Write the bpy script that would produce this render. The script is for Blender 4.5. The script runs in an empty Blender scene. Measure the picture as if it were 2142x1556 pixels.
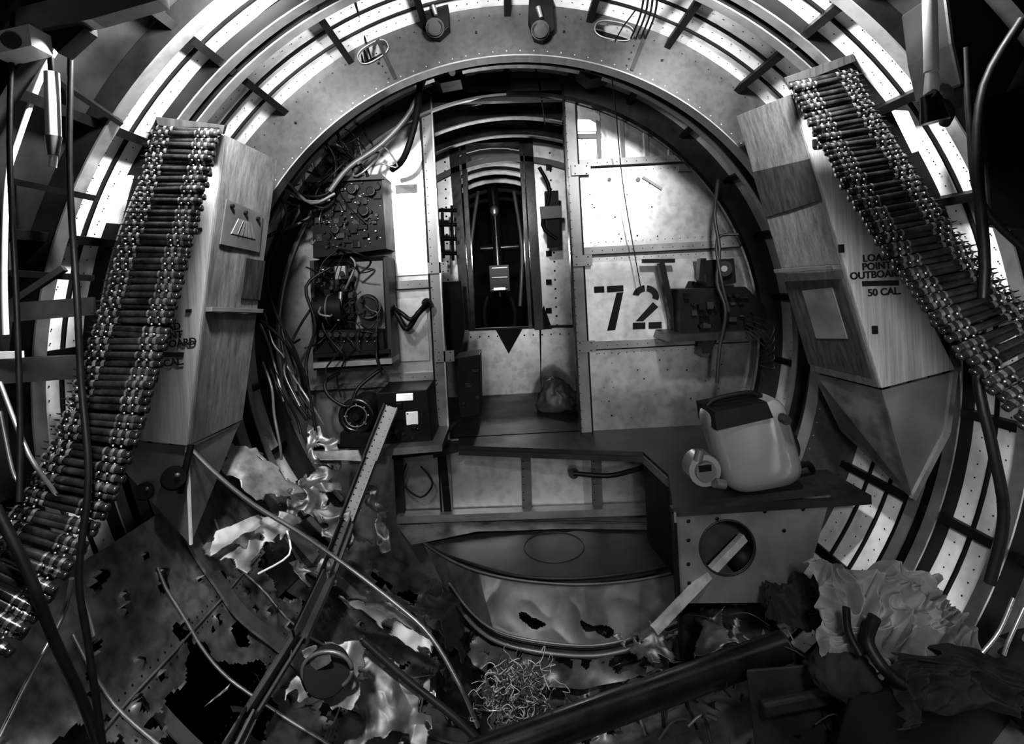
import bpy, bmesh, math, random
from mathutils import Vector as V, Matrix, noise
random.seed(7)
F=1100.0; VX,VY=1055.0,590.0; T=math.radians(3.0); S,C=math.sin(T),math.cos(T); H=1.32
AXX,AXZ=.048,-.223+H
CAM=V((0,0,H))
def at(px,py,d):
    u=px-VX; v=VY-py
    return V(((u*C+v*S)*d/F, d, (-u*S+v*C)*d/F+H))
def hit(px,py,R=1.05):
    e=at(px,py,1.0)-CAM; ax=AXX; az=AXZ-H
    a=e.x**2+e.z**2; b=-2*(e.x*ax+e.z*az); c=ax*ax+az*az-R*R
    return (-b+math.sqrt(b*b-4*a*c))/(2*a)
def onskin(px,py,R=1.05): return at(px,py,hit(px,py,R))
def onlevel(px,py,Z):
    e=at(px,py,1.0)-CAM; return at(px,py,(Z-H)/e.z)
def pol(R,deg,d): a=math.radians(deg); return V((AXX+R*math.cos(a),d,AXZ+R*math.sin(a)))

# ---------------- materials ----------------
def mat(name,lo,hi,rough=.45,metal=.6,scale=6,bump=.15,detail=8,stretch=(1,1,1),scr=0.0,w=.18,spec=.5,fine=5):
    m=bpy.data.materials.new(name); m.use_nodes=True; nt=m.node_tree; N=nt.nodes; L=nt.links
    bs=N['Principled BSDF']
    tc=N.new('ShaderNodeTexCoord'); mp=N.new('ShaderNodeMapping'); mp.inputs['Scale'].default_value=stretch
    L.new(tc.outputs['Object'],mp.inputs['Vector'])
    n1=N.new('ShaderNodeTexNoise'); n1.inputs['Scale'].default_value=scale; n1.inputs['Detail'].default_value=detail; n1.inputs['Roughness'].default_value=.6
    L.new(mp.outputs['Vector'],n1.inputs['Vector'])
    cr=N.new('ShaderNodeValToRGB'); cr.color_ramp.elements[0].position=.5-w; cr.color_ramp.elements[1].position=.5+w
    cr.color_ramp.elements[0].color=(lo,lo,lo,1); cr.color_ramp.elements[1].color=(hi,hi,hi,1)
    L.new(n1.outputs['Fac'],cr.inputs['Fac'])
    out=cr.outputs['Color']
    n2=N.new('ShaderNodeTexNoise'); n2.inputs['Scale'].default_value=scale*fine; n2.inputs['Detail'].default_value=6
    L.new(mp.outputs['Vector'],n2.inputs['Vector'])
    if scr>0:
        c2=N.new('ShaderNodeValToRGB'); c2.color_ramp.elements[0].position=.25; c2.color_ramp.elements[1].position=.55
        k=1-scr; c2.color_ramp.elements[0].color=(k,k,k,1); c2.color_ramp.elements[1].color=(1,1,1,1)
        L.new(n2.outputs['Fac'],c2.inputs['Fac'])
        mx=N.new('ShaderNodeMixRGB'); mx.blend_type='MULTIPLY'; mx.inputs[0].default_value=1
        L.new(out,mx.inputs[1]); L.new(c2.outputs['Color'],mx.inputs[2]); out=mx.outputs['Color']
    L.new(out,bs.inputs['Base Color'])
    bs.inputs['Metallic'].default_value=metal
    bs.inputs['Specular IOR Level'].default_value=spec
    mr=N.new('ShaderNodeMapRange'); mr.inputs['From Min'].default_value=.3; mr.inputs['From Max'].default_value=.7; mr.inputs['To Min'].default_value=max(.05,rough-.08); mr.inputs['To Max'].default_value=min(1,rough+.08)
    L.new(n1.outputs['Fac'],mr.inputs['Value']); L.new(mr.outputs['Result'],bs.inputs['Roughness'])
    if bump>0:
        bp=N.new('ShaderNodeBump'); bp.inputs['Strength'].default_value=bump; bp.inputs['Distance'].default_value=.01
        L.new(n1.outputs['Fac'],bp.inputs['Height']); L.new(bp.outputs['Normal'],bs.inputs['Normal'])
    return m
M={}
M['alu']=mat('aluminium_panel',.30,.50,.36,.9,2.2,.22,scr=.28,w=.3,fine=14,detail=5)
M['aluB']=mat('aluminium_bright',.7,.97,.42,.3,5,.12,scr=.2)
M['aluP']=mat('aluminium_polished_panel',.42,.66,.35,.88,2.2,.22,scr=.25,w=.3,fine=14,detail=5)
M['aluD']=mat('aluminium_dull',.06,.20,.48,.6,5,.25,scr=.5)
M['skinD']=mat('skin_shade_dark',.006,.02,.4,.3,5,.2)  # near-bay shade put into the colour; reused for other dark skin
M['torn']=mat('torn_aluminium',.08,.22,.46,.6,4,.3,scr=.5,fine=8)
M['tornL']=mat('torn_aluminium_bright',.09,.28,.48,.5,7,.35,scr=.5)
M['web']=mat('former_web_grey',.022,.045,.5,.3,6,.15,scr=.4,fine=9)
M['strip']=mat('edge_strip_grey',.11,.21,.45,.5,6,.1)
M['dark']=mat('black_paint',.002,.005,.5,0,12,.1,spec=.15)
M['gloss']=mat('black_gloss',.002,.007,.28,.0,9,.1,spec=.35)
M['dgrey']=mat('dark_grey_paint',.009,.022,.5,.1,12,.1,spec=.25)
M['mgrey']=mat('mid_grey_paint',.05,.10,.5,.2,10,.1)
M['rubber']=mat('rubber',.0025,.006,.5,0,20,.1,spec=.2)
M['white']=mat('white_paint',.45,.7,.45,0,10,.05)
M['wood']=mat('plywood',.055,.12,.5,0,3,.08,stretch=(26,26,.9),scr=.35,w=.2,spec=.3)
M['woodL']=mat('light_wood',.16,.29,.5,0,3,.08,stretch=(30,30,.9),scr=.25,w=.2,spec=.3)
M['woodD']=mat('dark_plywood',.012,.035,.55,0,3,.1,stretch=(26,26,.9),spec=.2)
M['stick']=mat('wood_stick',.15,.3,.6,0,20,.1)
M['link']=mat('steel_link',.08,.34,.28,.8,60,.1)
M['bead']=mat('link_rivet_steel',.4,.8,.22,.9,60,.05)
M['case']=mat('cartridge_case',.006,.04,.25,.5,30,.05)
M['bullet']=mat('bullet_tip',.006,.03,.3,.5,30,.05)
M['floor']=mat('dark_deck',.005,.018,.5,0,7,.2,scr=.3,spec=.3)
M['tub']=mat('turret_tub_paint',.012,.03,.45,.1,5,.2,scr=.3)
M['tubw']=mat('turret_wall_paint',.05,.12,.45,.4,4,.25,scr=.5)
M['cloth']=mat('crumpled_cloth',.08,.18,.9,0,10,.4,spec=.2)
M['clothD']=mat('dark_cloth',.007,.022,.9,0,10,.4,spec=.15)
M['can']=mat('canister_enamel',.18,.22,.16,.3,5,.02)
M['straw']=mat('straw',.2,.5,.7,0,30,.1)
M['ink']=mat('stencil_ink',.004,.009,.7,0,20,0,spec=.15)

# ---------------- mesh builder ----------------
class B:
    def __init__(s,name): s.n=name; s.v=[]; s.f=[]; s.mi=[]; s.sm=[]; s.ms=[]
    def m(s,k):
        if k not in s.ms: s.ms.append(k)
        return s.ms.index(k)
    def add(s,vs,fs,k,sm=False):
        o=len(s.v); s.v+= [tuple(x) for x in vs]; i=s.m(k)
        for f in fs: s.f.append([o+j for j in f]); s.mi.append(i); s.sm.append(sm)
    def prism(s,pts,vec,k):
        n=len(pts); vec=V(vec); vs=list(pts)+[p+vec for p in pts]
        fs=[list(range(n))[::-1], list(range(n,2*n))]+[[i,(i+1)%n,n+(i+1)%n,n+i] for i in range(n)]
        s.add(vs,fs,k)
    def plate(s,px,d,th,k): s.prism([at(x,y,d) for x,y in px],(0,th,0),k)
    def hexa(s,a,b,k):
        s.add(list(a)+list(b),[[3,2,1,0],[4,5,6,7],[0,1,5,4],[1,2,6,5],[2,3,7,6],[3,0,4,7]],k)
    def box(s,c,size,k,rot=None):
        x,y,z=[q/2 for q in size]; P=[V((i,j,l)) for l in(-z,z) for i,j in((-x,-y),(x,-y),(x,y),(-x,y))]
        if rot is not None: P=[rot@p for p in P]
        c=V(c); P=[p+c for p in P]; s.hexa(P[:4],P[4:],k)
    def tube(s,pts,r,k,seg=8,sub=4):
        pts=[V(p) for p in pts]
        if len(pts)>2 and sub>1:
            q=[]; n=len(pts)
            for i in range(n-1):
                p0=pts[max(i-1,0)];p1=pts[i];p2=pts[i+1];p3=pts[min(i+2,n-1)]
                for j in range(sub):
                    t=j/sub
                    q.append(.5*((2*p1)+(p2-p0)*t+(2*p0-5*p1+4*p2-p3)*t*t+(3*p1-p0-3*p2+p3)*t**3))
            q.append(pts[-1]); pts=q
        n=len(pts); rr=r if isinstance(r,(list,tuple)) else None
        vs=[];fs=[]; up=None
        for i,p in enumerate(pts):
            tg=(pts[min(i+1,n-1)]-pts[max(i-1,0)])
            if tg.length<1e-9: tg=V((0,0,1))
            tg.normalize()
            if up is None:
                up=V((0,0,1)) if abs(tg.z)<.9 else V((1,0,0))
            a=tg.cross(up)
            if a.length<1e-6: a=tg.orthogonal()
            a.normalize(); b=a.cross(tg); up=b
            ra=r if rr is None else rr[0]+(rr[1]-rr[0])*i/(n-1)
            for j in range(seg):
                t=2*math.pi*j/seg; vs.append(p+(a*math.cos(t)+b*math.sin(t))*ra)
        for i in range(n-1):
            for j in range(seg): fs.append([i*seg+j,i*seg+(j+1)%seg,(i+1)*seg+(j+1)%seg,(i+1)*seg+j])
        s.add(vs,fs,k,True)
        s.add([vs[j] for j in range(seg)],[list(range(seg))[::-1]],k); s.add([vs[(n-1)*seg+j] for j in range(seg)],[list(range(seg))],k)
    def cyl(s,a,b,r0,r1,k,seg=16): s.tube([a,b],(r0,r1),k,seg,1)
    def sph(s,c,r,k,seg=10,sc=(1,1,1)):
        c=V(c);vs=[];fs=[];rn=seg//2+1
        for i in range(rn+1):
            ph=math.pi*i/rn
            for j in range(seg):
                t=2*math.pi*j/seg; vs.append(c+V((r*sc[0]*math.sin(ph)*math.cos(t),r*sc[1]*math.sin(ph)*math.sin(t),r*sc[2]*math.cos(ph))))
        for i in range(rn):
            for j in range(seg): fs.append([i*seg+j,i*seg+(j+1)%seg,(i+1)*seg+(j+1)%seg,(i+1)*seg+j])
        s.add(vs,fs,k,True)
    def torus(s,c,R,r,k,nrm=(0,1,0),seg=28,sx=1,rot=0):
        c=V(c);nrm=V(nrm).normalized();a=nrm.orthogonal().normalized()
        if abs(nrm.y)>.99: a=V((1,0,0))
        b=nrm.cross(a); pts=[]
        for i in range(seg+1):
            t=2*math.pi*i/seg; x=math.cos(t)*R*sx;y=math.sin(t)*R
            pts.append(c+a*(x*math.cos(rot)-y*math.sin(rot))+b*(x*math.sin(rot)+y*math.cos(rot)))
        s.tube(pts,r,k,6,1)
    def strip(s,a,b,w,th,k,d):
        A=at(a[0],a[1],d);Bq=at(b[0],b[1],d); t=(Bq-A).normalized(); n=V((-t.z,0,t.x))*(w/2)
        s.prism([A-n,Bq-n,Bq+n,A+n],(0,th,0),k)
    def beam(s,A,Bp,w,th,k,nrm=(0,1,0)):
        A=V(A);Bp=V(Bp);t=(Bp-A).normalized();nr=V(nrm); nr=(nr-t*nr.dot(t)).normalized(); sd=t.cross(nr)*(w/2)
        s.prism([A-sd,Bp-sd,Bp+sd,A+sd],nr*th,k)
    def rivet(s,p,r,k,dirn=(0,-1,0)):
        dirn=V(dirn).normalized(); a=dirn.orthogonal().normalized(); b=dirn.cross(a); p=V(p)
        vs=[p+(a*math.cos(t)+b*math.sin(t))*r for t in [i*math.pi/3 for i in range(6)]]+[p+dirn*r*.6]
        s.add(vs,[[i,(i+1)%6,6] for i in range(6)],k,True)
    def rivets(s,A,Bp,step,r,k,dirn=(0,-1,0)):
        A=V(A);Bp=V(Bp);n=max(1,int((Bp-A).length/step))
        for i in range(n+1): s.rivet(A.lerp(Bp,i/n),r,k,dirn)
    def arc(s,rin,rout,d0,d1,a0,a1,k,n=None,wob=0,seed=0):
        n=n or max(4,int(abs(a1-a0)/2.5)); vs=[];fs=[]
        for i in range(n+1):
            a=a0+(a1-a0)*i/n; w=noise.noise(V((a*.07,seed,0)))*wob; w2=noise.noise(V((a*.09,seed+9,3)))*wob
            for R,d in((rin,d0),(rout,d0),(rout,d1),(rin,d1)): vs.append(pol(R+w,a,d+w2))
        for i in range(n):
            for j in range(4): fs.append([i*4+j,i*4+(j+1)%4,(i+1)*4+(j+1)%4,(i+1)*4+j])
        fs+= [[0,1,2,3],[n*4+3,n*4+2,n*4+1,n*4]]
        s.add(vs,fs,k)
    def shell(s,R,d0,d1,a0,a1,k,na=60,nd=8,wr=.005,R1=None):
        vs=[];fs=[]
        for i in range(nd+1):
            for j in range(na+1):
                d=d0+(d1-d0)*i/nd; a=a0+(a1-a0)*j/na; r=R if R1 is None else R+(R1-R)*i/nd
                p=pol(r,a,d); r+=noise.noise(p*7)*wr; vs.append(pol(r,a,d))
        for i in range(nd):
            for j in range(na): o=i*(na+1)+j; fs.append([o,o+1,o+na+2,o+na+1])
        s.add(vs,fs,k,True)
    def patch(s,c,n=14,amp=.015,k='torn',rag=.0,hole=1.0,fr=9,seed=0,sm=True):
        c=[V(x) for x in c]; vs=[];fs=[]; nr=(c[1]-c[0]).cross(c[3]-c[0]).normalized(); so=V((seed*3.1,seed*1.7,seed*.9))
        n=int(n*2.6)
        for i in range(n+1):
            for j in range(n+1):
                u=i/n;v=j/n; p=c[0].lerp(c[1],u).lerp(c[3].lerp(c[2],u),v)
                q=noise.noise(p*fr*.6+so)*amp*1.2+abs(noise.noise(p*fr*.9-so))*amp*1.6+abs(noise.noise(p*fr*2.6-so))*amp*.25
                e=V((noise.noise(p*20+so),noise.noise(p*21-so),noise.noise(p*22+so*2)))*rag*.4
                vs.append(p+nr*q+e)
        for i in range(n):
            for j in range(n):
                u=(i+.5)/n;v=(j+.5)/n;p=c[0].lerp(c[1],u).lerp(c[3].lerp(c[2],u),v)
                ed=min(u,1-u,v,1-v)
                if rag>0 and ed<.16 and noise.noise(p*22+so)+.5*noise.noise(p*50-so)>-.05+ed*3: continue
                if noise.noise(p*11-so)+.4*noise.noise(p*31-so)>hole: continue
                o=i*(n+1)+j; fs.append([o,o+1,o+n+2,o+n+1])
        s.add(vs,fs,k,sm)
    def greeble(s,quad,n,th,ks,smin=.004,smax=.02,round_=.5):
        a,b,c,d=[V(x) for x in quad]
        for i in range(n):
            u,v=random.random(),random.random(); p=a.lerp(b,u).lerp(d.lerp(c,u),v)
            r=random.uniform(smin,smax); k=random.choice(ks); h=th*random.uniform(.3,1)
            if random.random()<round_: s.cyl(p,p+V((0,-h,0)),r*.6,r*.5,k,10)
            else: s.box(p+V((0,-h/2,0)),(r*random.uniform(.8,2),h,r*random.uniform(.6,1.6)),k)
    def build(s,bevel=0,solid=0):
        me=bpy.data.meshes.new(s.n); me.from_pydata(s.v,[],s.f)
        for k in s.ms: me.materials.append(M[k])
        me.polygons.foreach_set('material_index',s.mi); me.polygons.foreach_set('use_smooth',s.sm)
        me.validate(); me.update()
        o=bpy.data.objects.new(s.n,me); bpy.context.collection.objects.link(o)
        if bevel:
            m=o.modifiers.new('b','BEVEL'); m.width=bevel; m.segments=2; m.limit_method='ANGLE'; m.angle_limit=math.radians(50)
        if solid:
            m=o.modifiers.new('s','SOLIDIFY'); m.thickness=solid
        return o

def segpoly(R,x0,x1,n=60,zmin=-9,zmax=9):
    top=[];bot=[]
    for i in range(n+1):
        x=x0+(x1-x0)*i/n; z=math.sqrt(max(0,R*R-x*x)); top.append((x,min(z,zmax))); bot.append((x,max(-z,zmin)))
    return bot+top[::-1]
def disc_plate(b,R,x0,x1,d,th,k,zmin=-9,zmax=9):
    b.prism([V((AXX+x,d,AXZ+z)) for x,z in segpoly(R,x0,x1,50,zmin,zmax)],(0,th,0),k)

# ---------------- fuselage shell ----------------
R0=1.09
for nm,a0,a1 in(('wall_right',-56,45),('ceiling',45,135),('wall_left',135,215)):
    b=B(nm)
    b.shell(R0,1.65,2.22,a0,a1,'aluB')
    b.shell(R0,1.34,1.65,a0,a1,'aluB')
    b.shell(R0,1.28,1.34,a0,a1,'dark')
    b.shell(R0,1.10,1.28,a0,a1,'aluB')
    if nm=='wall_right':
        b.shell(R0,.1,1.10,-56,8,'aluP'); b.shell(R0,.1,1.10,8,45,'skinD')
    else: b.shell(R0,.1,1.10,a0,a1,'skinD')  # near bays darker: shade built into the skin colour
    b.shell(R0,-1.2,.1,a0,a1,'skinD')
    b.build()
def former(d,rin,rout,a0,a1,k,kf,th=.012,fl=.03,wob=0,seed=0,name='fuselage_former',lip=True,rv=False):
    b=B(name); b.arc(rin,rout,d,d+th*.3,a0,a1,k,wob=wob,seed=seed)
    b.arc(rin-.004,rin,d-.002,d+fl,a0,a1,kf,wob=wob,seed=seed)
    if lip: b.arc(rout-.016,rout-.010,d-fl*.7,d,a0,a1,kf,wob=wob,seed=seed)
    a=a0
    while rv and a<a1:
        b.rivet(pol(rin+.012,a,d-.001),.0025,'strip'); b.rivet(pol(rout-.03,a,d-.001),.0025,'dark')
        if int(a*5)%7==0: b.box(pol((rin+rout)/2,a,d-.004),(.006,.006,.006),'dark')
        a+=2.6
    return b
def deepA():
    b=former(1.65,.935,R0,-45,222,'web','strip',fl=.05,name='deep_ring_former',rv=True,lip=False)
    o=b.build()
    ho=B('cut')
    holes=[(780,108,.052,.026,-28),(1285,64,.062,.028,14),(600,170,.04,.02,-38),(915,45,.035,.03,0),(1135,35,.035,.03,0)]
    for px,py,a,c2,rt in holes:
        c=at(px,py,1.64); rt=-math.radians(rt)
        pts=[]
        for i in range(28):
            t=2*math.pi*i/28; x=a*math.copysign(abs(math.cos(t))**.7,math.cos(t));z=c2*math.copysign(abs(math.sin(t))**.8,math.sin(t))
            pts.append(c+V((x*math.cos(rt)-z*math.sin(rt),0,x*math.sin(rt)+z*math.cos(rt))))
        ho.prism(pts,(0,.02,0),'strip')
    h=ho.build()
    for ob in(h,o):
        bm=bmesh.new(); bm.from_mesh(ob.data); bmesh.ops.recalc_face_normals(bm,faces=bm.faces); bm.to_mesh(ob.data); bm.free()
    m=o.modifiers.new('x','BOOLEAN'); m.operation='DIFFERENCE'; m.object=h; m.solver='EXACT'
    dg=bpy.context.evaluated_depsgraph_get(); me=bpy.data.meshes.new_from_object(o.evaluated_get(dg)); o.modifiers.clear(); o.data=me
    bpy.data.objects.remove(h)
    r=B('lightening_hole_lip')
    for px,py,a,c2,rt in holes[:3]:
        pts=[];c=at(px,py,1.648); rr=-math.radians(rt)
        for i in range(29):
            t=2*math.pi*i/28; x=a*math.copysign(abs(math.cos(t))**.7,math.cos(t));z=c2*math.copysign(abs(math.sin(t))**.8,math.sin(t))
            pts.append(c+V((x*math.cos(rr)-z*math.sin(rr),0,x*math.sin(rr)+z*math.cos(rr))))
        r.tube(pts,.0025,'strip',6,1)
    for a in(112,66,148,28): 
        r.prism([pol(.945,a-.3,1.647),pol(.945,a+.3,1.647),pol(1.08,a+.3,1.647),pol(1.08,a-.3,1.647)],(0,-.003,0),'dgrey')
        for k2 in range(6): r.rivet(pol(.955+.022*k2,a+1.2,1.648),.003,'dark')
    q=r.build(); q.parent=o
deepA()
former(1.335,1.05,R0,-50,205,'dark','strip',lip=False).build()
former(1.28,1.055,R0,-50,205,'dark','alu',lip=False).build()
former(1.09,1.04,R0,-45,230,'dark','alu',lip=False).build()
former(1.95,1.03,R0,-45,225,'dgrey','strip').build()
former(.86,1.03,R0,-45,230,'dark','dgrey').build()
b=B('fuselage_stringers')
for d in(1.41,1.48,1.56): b.arc(1.080,1.088,d,d+.005,-50,215,'dark')
for d in(1.155,1.215): b.arc(1.080,1.088,d,d+.005,-50,215,'dark')
for d in(1.75,1.85,2.05): b.arc(1.076,1.088,d,d+.006,-50,215,'dark')
for a in list(range(-50,215,14)):
    for y0,y1 in((.2,2.2),):
        b.hexa([pol(1.058,a-.25,y0),pol(1.058,a+.25,y0),pol(1.088,a+.25,y0),pol(1.088,a-.25,y0)],[pol(1.058,a-.25,y1),pol(1.058,a+.25,y1),pol(1.088,a+.25,y1),pol(1.088,a-.25,y1)],'dark')
        b.hexa([pol(1.054,a-.8,y0),pol(1.054,a+.25,y0),pol(1.058,a+.25,y0),pol(1.058,a-.8,y0)],[pol(1.054,a-.8,y1),pol(1.054,a+.25,y1),pol(1.058,a+.25,y1),pol(1.058,a-.8,y1)],'dark')
for d in(1.37,1.445,1.52,1.61,1.12,1.185,1.25,1.70,1.80,1.90,2.1):
    a=-50
    while a<213: b.rivet(pol(1.086,a,d),.0022,'dark',V((AXX,d,AXZ))-pol(1.08,a,d)); a+=1.7
b.build()

# ---------------- rear bulkhead ----------------
D=2.2
XL,XR=-.265-AXX,.285-AXX
ZS=H-.64-AXZ
b=B('wall_rear')
disc_plate(b,1.09,-1.09,XL,D,.012,'alu'); disc_plate(b,1.09,XR,1.09,D,.012,'alu')
disc_plate(b,1.09,XL,XR,D,.012,'web',zmin=.995); 
b.prism([V((AXX+XL,D,AXZ-1.0)),V((AXX+XR,D,AXZ-1.0)),V((AXX+XR,D,AXZ+ZS)),V((AXX+XL,D,AXZ+ZS))],(0,.012,0),'aluP')
b.arc(.995,1.09,D-.03,D-.002,-40,220,'dgrey'); b.arc(.985,1.0,D-.05,D-.03,-40,90,'gloss'); b.arc(.985,.995,D-.05,D-.03,90,220,'strip')
def vst(x,z0,z1,w,k,th=.02,d=D):
    b.box(V((x,d-th/2,(z0+z1)/2)),(w,th,z1-z0),k)
    if w>.02: b.rivets(V((x-w*.3,d-th-.001,z0+.02)),V((x-w*.3,d-th-.001,z1-.02)),.035,.0022,'dark')
vst(-.285,H-.99,H+.78,.045,'strip'); vst(-.310,H-.99,H+.78,.006,'dark',.03); vst(-.262,H-.64,H+.78,.006,'alu',.035)
vst(.305,H-.64,H+.80,.05,'strip'); vst(.28,H-.64,H+.8,.008,'gloss',.045); vst(.333,H-.64,H+.8,.006,'dark',.024)
def hst(x0,x1,z,w,k,th=.014):
    b.box(V(((x0+x1)/2,D-th/2,z)),(x1-x0,th,w),k)
    b.rivets(V((x0,D-th-.001,z)),V((x1,D-th-.001,z)),.04,.0022,'dark'); b.box(V(((x0+x1)/2,D-th/2-.004,z-w/2)),(x1-x0,th+.008,.004),'dark')
for z in(.475,.11,-.285): hst(.33,1.0 if z<.4 else .82,H+z,.032,'strip')
for z in(.01,-.375): hst(-.50,-.30,H+z,.035,'strip')
hst(-.9,-.3,H-.40,.02,'strip')
b.box(at(855,480,2.19),(.15,.006,.38),'aluP'); b.box(at(855,690,2.19),(.16,.006,.26),'aluP')
b.prism([at(1210,550,D-.006),at(1580,535,D-.006),at(1585,700,D-.006),at(1222,715,D-.006)],(0,.004,0),'aluP')
b.box(at(850,395,2.185),(.09,.008,.035),'mgrey')
for x in(1250,1300,1350,1400): b.strip((x,230+(x-1250)*.3),(x+5,335),.016,.012,'mgrey',D-.012)
b.strip((1345,370),(1385,395),.010,.01,'strip',D-.01); b.strip((1200,262),(1255,262),.05,.006,'aluB',D-.008); b.strip((1200,285),(1258,284),.02,.006,'mgrey',D-.010)
b.strip((1420,353),(1450,353),.02,.01,'mgrey',D-.016)
for x,y,r in((1240,250,.03),(1335,375,.009),(1275,375,.008),(1465,545,.01)):
    b.cyl(at(x,y,D-.001),at(x,y,D-.01),r,r,'mgrey',16)
for i in range(110):
    x=random.uniform(.34,.95); z=random.uniform(-.6,.75)
    if math.hypot(x-AXX,z+H-AXZ)<.95: b.rivet(V((x,D-.001,H+z)),random.uniform(.0015,.004),'dark')
for z in(.44,.145,.075,-.25,-.32): b.rivets(V((.34,D-.001,H+z)),V((.93 if z<.4 else .8,D-.001,H+z)),.03,.002,'dark')
b.prism([at(*p,2.16) for p in((985,108),(1072,112),(1066,192),(1000,190))],(0,.04,0),'dark')
b.prism([at(*p,2.1) for p in((1000,100),(1065,103),(1060,125),(1004,122))],(0,.1,0),'gloss')
b.prism([at(*p,2.17) for p in((905,195),(1180,188),(1180,208),(905,215))],(0,.03,0),'dgrey')
for px in(1100,1248): b.strip((px,955),(px+3,1082),.04,.02,'mgrey',D-.02); b.rivets(at(px-6,965,D-.021),at(px-4,1078,D-.021),.03,.003,'dark')
b.strip((830,1088),(1405,1068),.03,.05,'strip',D-.06)
b.strip((832,955),(838,1085),.035,.02,'dgrey',D-.03); b.strip((925,955),(938,1085),.03,.02,'dark',D-.03)
b.strip((820,958),(925,945),.012,.05,'dark',D-.06)
for px,py in((915,560),(1215,355),(1218,545),(1225,725),(930,745),(940,930)):
    b.box(at(px,py,D-.03),(.08,.01,.045),'strip')
    for q in(-12,12):
        for w in (-8,8): b.rivet(at(px+q,py+w,D-.036),.003,'dark')
b.build()

b=B('control_cable_pulley_bracket')
for px,py in((910,30),(1130,35)):
    b.plate([(px-22,py-70),(px+24,py-70),(px+30,py+25),(px+8,py+45),(px-12,py+40),(px-24,py+5)],1.6,.04,'dark')
    b.cyl(at(px,py+28,1.58),at(px,py+28,1.66),.028,.028,'dark'); b.cyl(at(px-5,py-20,1.57),at(px+2,py+2,1.57),.008,.006,'alu')
    b.torus(at(px,py+28,1.575),.022,.003,'dgrey')
for px,py in((1245,140),(610,160),(930,148)):
    b.plate([(px-38,py-26),(px+40,py-20),(px+34,py+18),(px-10,py+26),(px-36,py+6)],1.95,.1,'dark')
    b.cyl(at(px-14,py,1.93),at(px-14,py,1.97),.018,.018,'mgrey'); b.cyl(at(px+16,py+4,1.93),at(px+16,py+4,1.97),.012,.012,'alu')
b.build(.003)

# ---------------- stencil 724 ----------------
b=B('stencil_number_724'); SD=D-.010
def st(p,q,w): b.strip(p,q,w,.002,'ink',SD)
def arcst(cx,cy,r,a0,a1,w,ry=None):
    ry=ry or r; pts=[];n=10
    for i in range(n+1):
        a=math.radians(a0+(a1-a0)*i/n); pts.append((cx+(r+w/2)*math.cos(a),cy-(ry+w/2)*math.sin(a)))
    for i in range(n+1)[::-1]:
        a=math.radians(a0+(a1-a0)*i/n); pts.append((cx+(r-w/2)*math.cos(a),cy-(ry-w/2)*math.sin(a)))
    b.plate(pts,SD,.002,'ink')
st((1243,606),(1264,605),.026); st((1270,605),(1304,603),.026); b.plate([(1290,612),(1304,611),(1287,690),(1270,692)],SD,.002,'ink')
arcst(1351,620,21,172,96,13,17); arcst(1351,620,21,84,-20,13,17)
b.plate([(1366,632),(1377,642),(1345,672),(1330,672)],SD,.002,'ink'); b.plate([(1324,675),(1350,674),(1350,688),(1324,689)],SD,.002,'ink'); b.plate([(1357,674),(1384,673),(1384,687),(1357,688)],SD,.002,'ink')
b.plate([(1440,588),(1454,588),(1422,655),(1408,655)],SD,.002,'ink'); b.plate([(1405,657),(1440,656),(1440,669),(1405,670)],SD,.002,'ink'); b.plate([(1448,590),(1464,590),(1464,684),(1448,685)],SD,.002,'ink')
b.build()

# ---------------- passage beyond the door ----------------
b=B('tail_passage')
vsR=1.06
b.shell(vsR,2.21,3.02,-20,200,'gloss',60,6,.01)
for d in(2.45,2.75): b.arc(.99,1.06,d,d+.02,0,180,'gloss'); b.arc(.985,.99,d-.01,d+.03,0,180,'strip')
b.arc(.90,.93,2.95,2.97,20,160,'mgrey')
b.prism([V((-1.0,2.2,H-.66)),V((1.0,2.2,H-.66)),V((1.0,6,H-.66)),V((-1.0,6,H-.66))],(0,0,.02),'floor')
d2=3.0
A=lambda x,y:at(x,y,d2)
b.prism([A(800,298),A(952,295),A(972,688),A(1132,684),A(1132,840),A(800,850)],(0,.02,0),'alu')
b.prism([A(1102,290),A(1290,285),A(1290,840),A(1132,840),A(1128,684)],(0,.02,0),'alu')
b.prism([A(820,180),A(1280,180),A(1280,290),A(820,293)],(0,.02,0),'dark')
for p,q,w in(((948,300),(976,690),.05),((968,300),(990,688),.025),((1104,292),(1128,690),.05),((1090,300),(1110,688),.02),((945,296),(1110,290),.03)):
    b.strip(p,q,w,.08,'gloss',d2-.05)
b.strip((980,690),(1200,682),.012,.03,'dgrey',d2-.04)
b.plate([(1035,686),(1095,684),(1064,740)],d2-.03,.02,'dark'); b.plate([(1120,690),(1155,688),(1138,640)],d2-.03,.02,'dark')
b.rivets(A(930,320),A(940,680),.05,.006,'dark');b.rivets(A(1150,320),A(1165,680),.05,.006,'dark'); b.rivets(A(985,705),A(1190,698),.05,.005,'dark')
for y in range(350,660,60): b.box(at(1148,y,d2-.02),(.03,.02,.03),'dark')
for i,d in enumerate((3.3,3.55,3.8,4.1,4.45,4.9,5.4)):
    c=V((-.03,d,H+.38))
    vs=[];fs=[];n=20;r=.50
    for j in range(n+1):
        a=math.pi*j/n
        for rr,dd in((r,d),(r-.035,d),(r-.035,d+.02),(r,d+.02)): vs.append(V((c.x+rr*math.cos(a)*1.15,dd,c.z+rr*math.sin(a))))
    for j in range(n):
        for q in range(4): fs.append([j*4+q,j*4+(q+1)%4,(j+1)*4+(q+1)%4,(j+1)*4+q])
    b.add(vs,fs,'aluB' if i<5 else 'dgrey')
vs=[];fs=[];n=20
for d in(3.02,6.5):
    for j in range(n+1):
        a=math.pi*j/n; vs.append(V((-.03+.62*math.cos(a),d,H+.38+.55*math.sin(a))))
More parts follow.
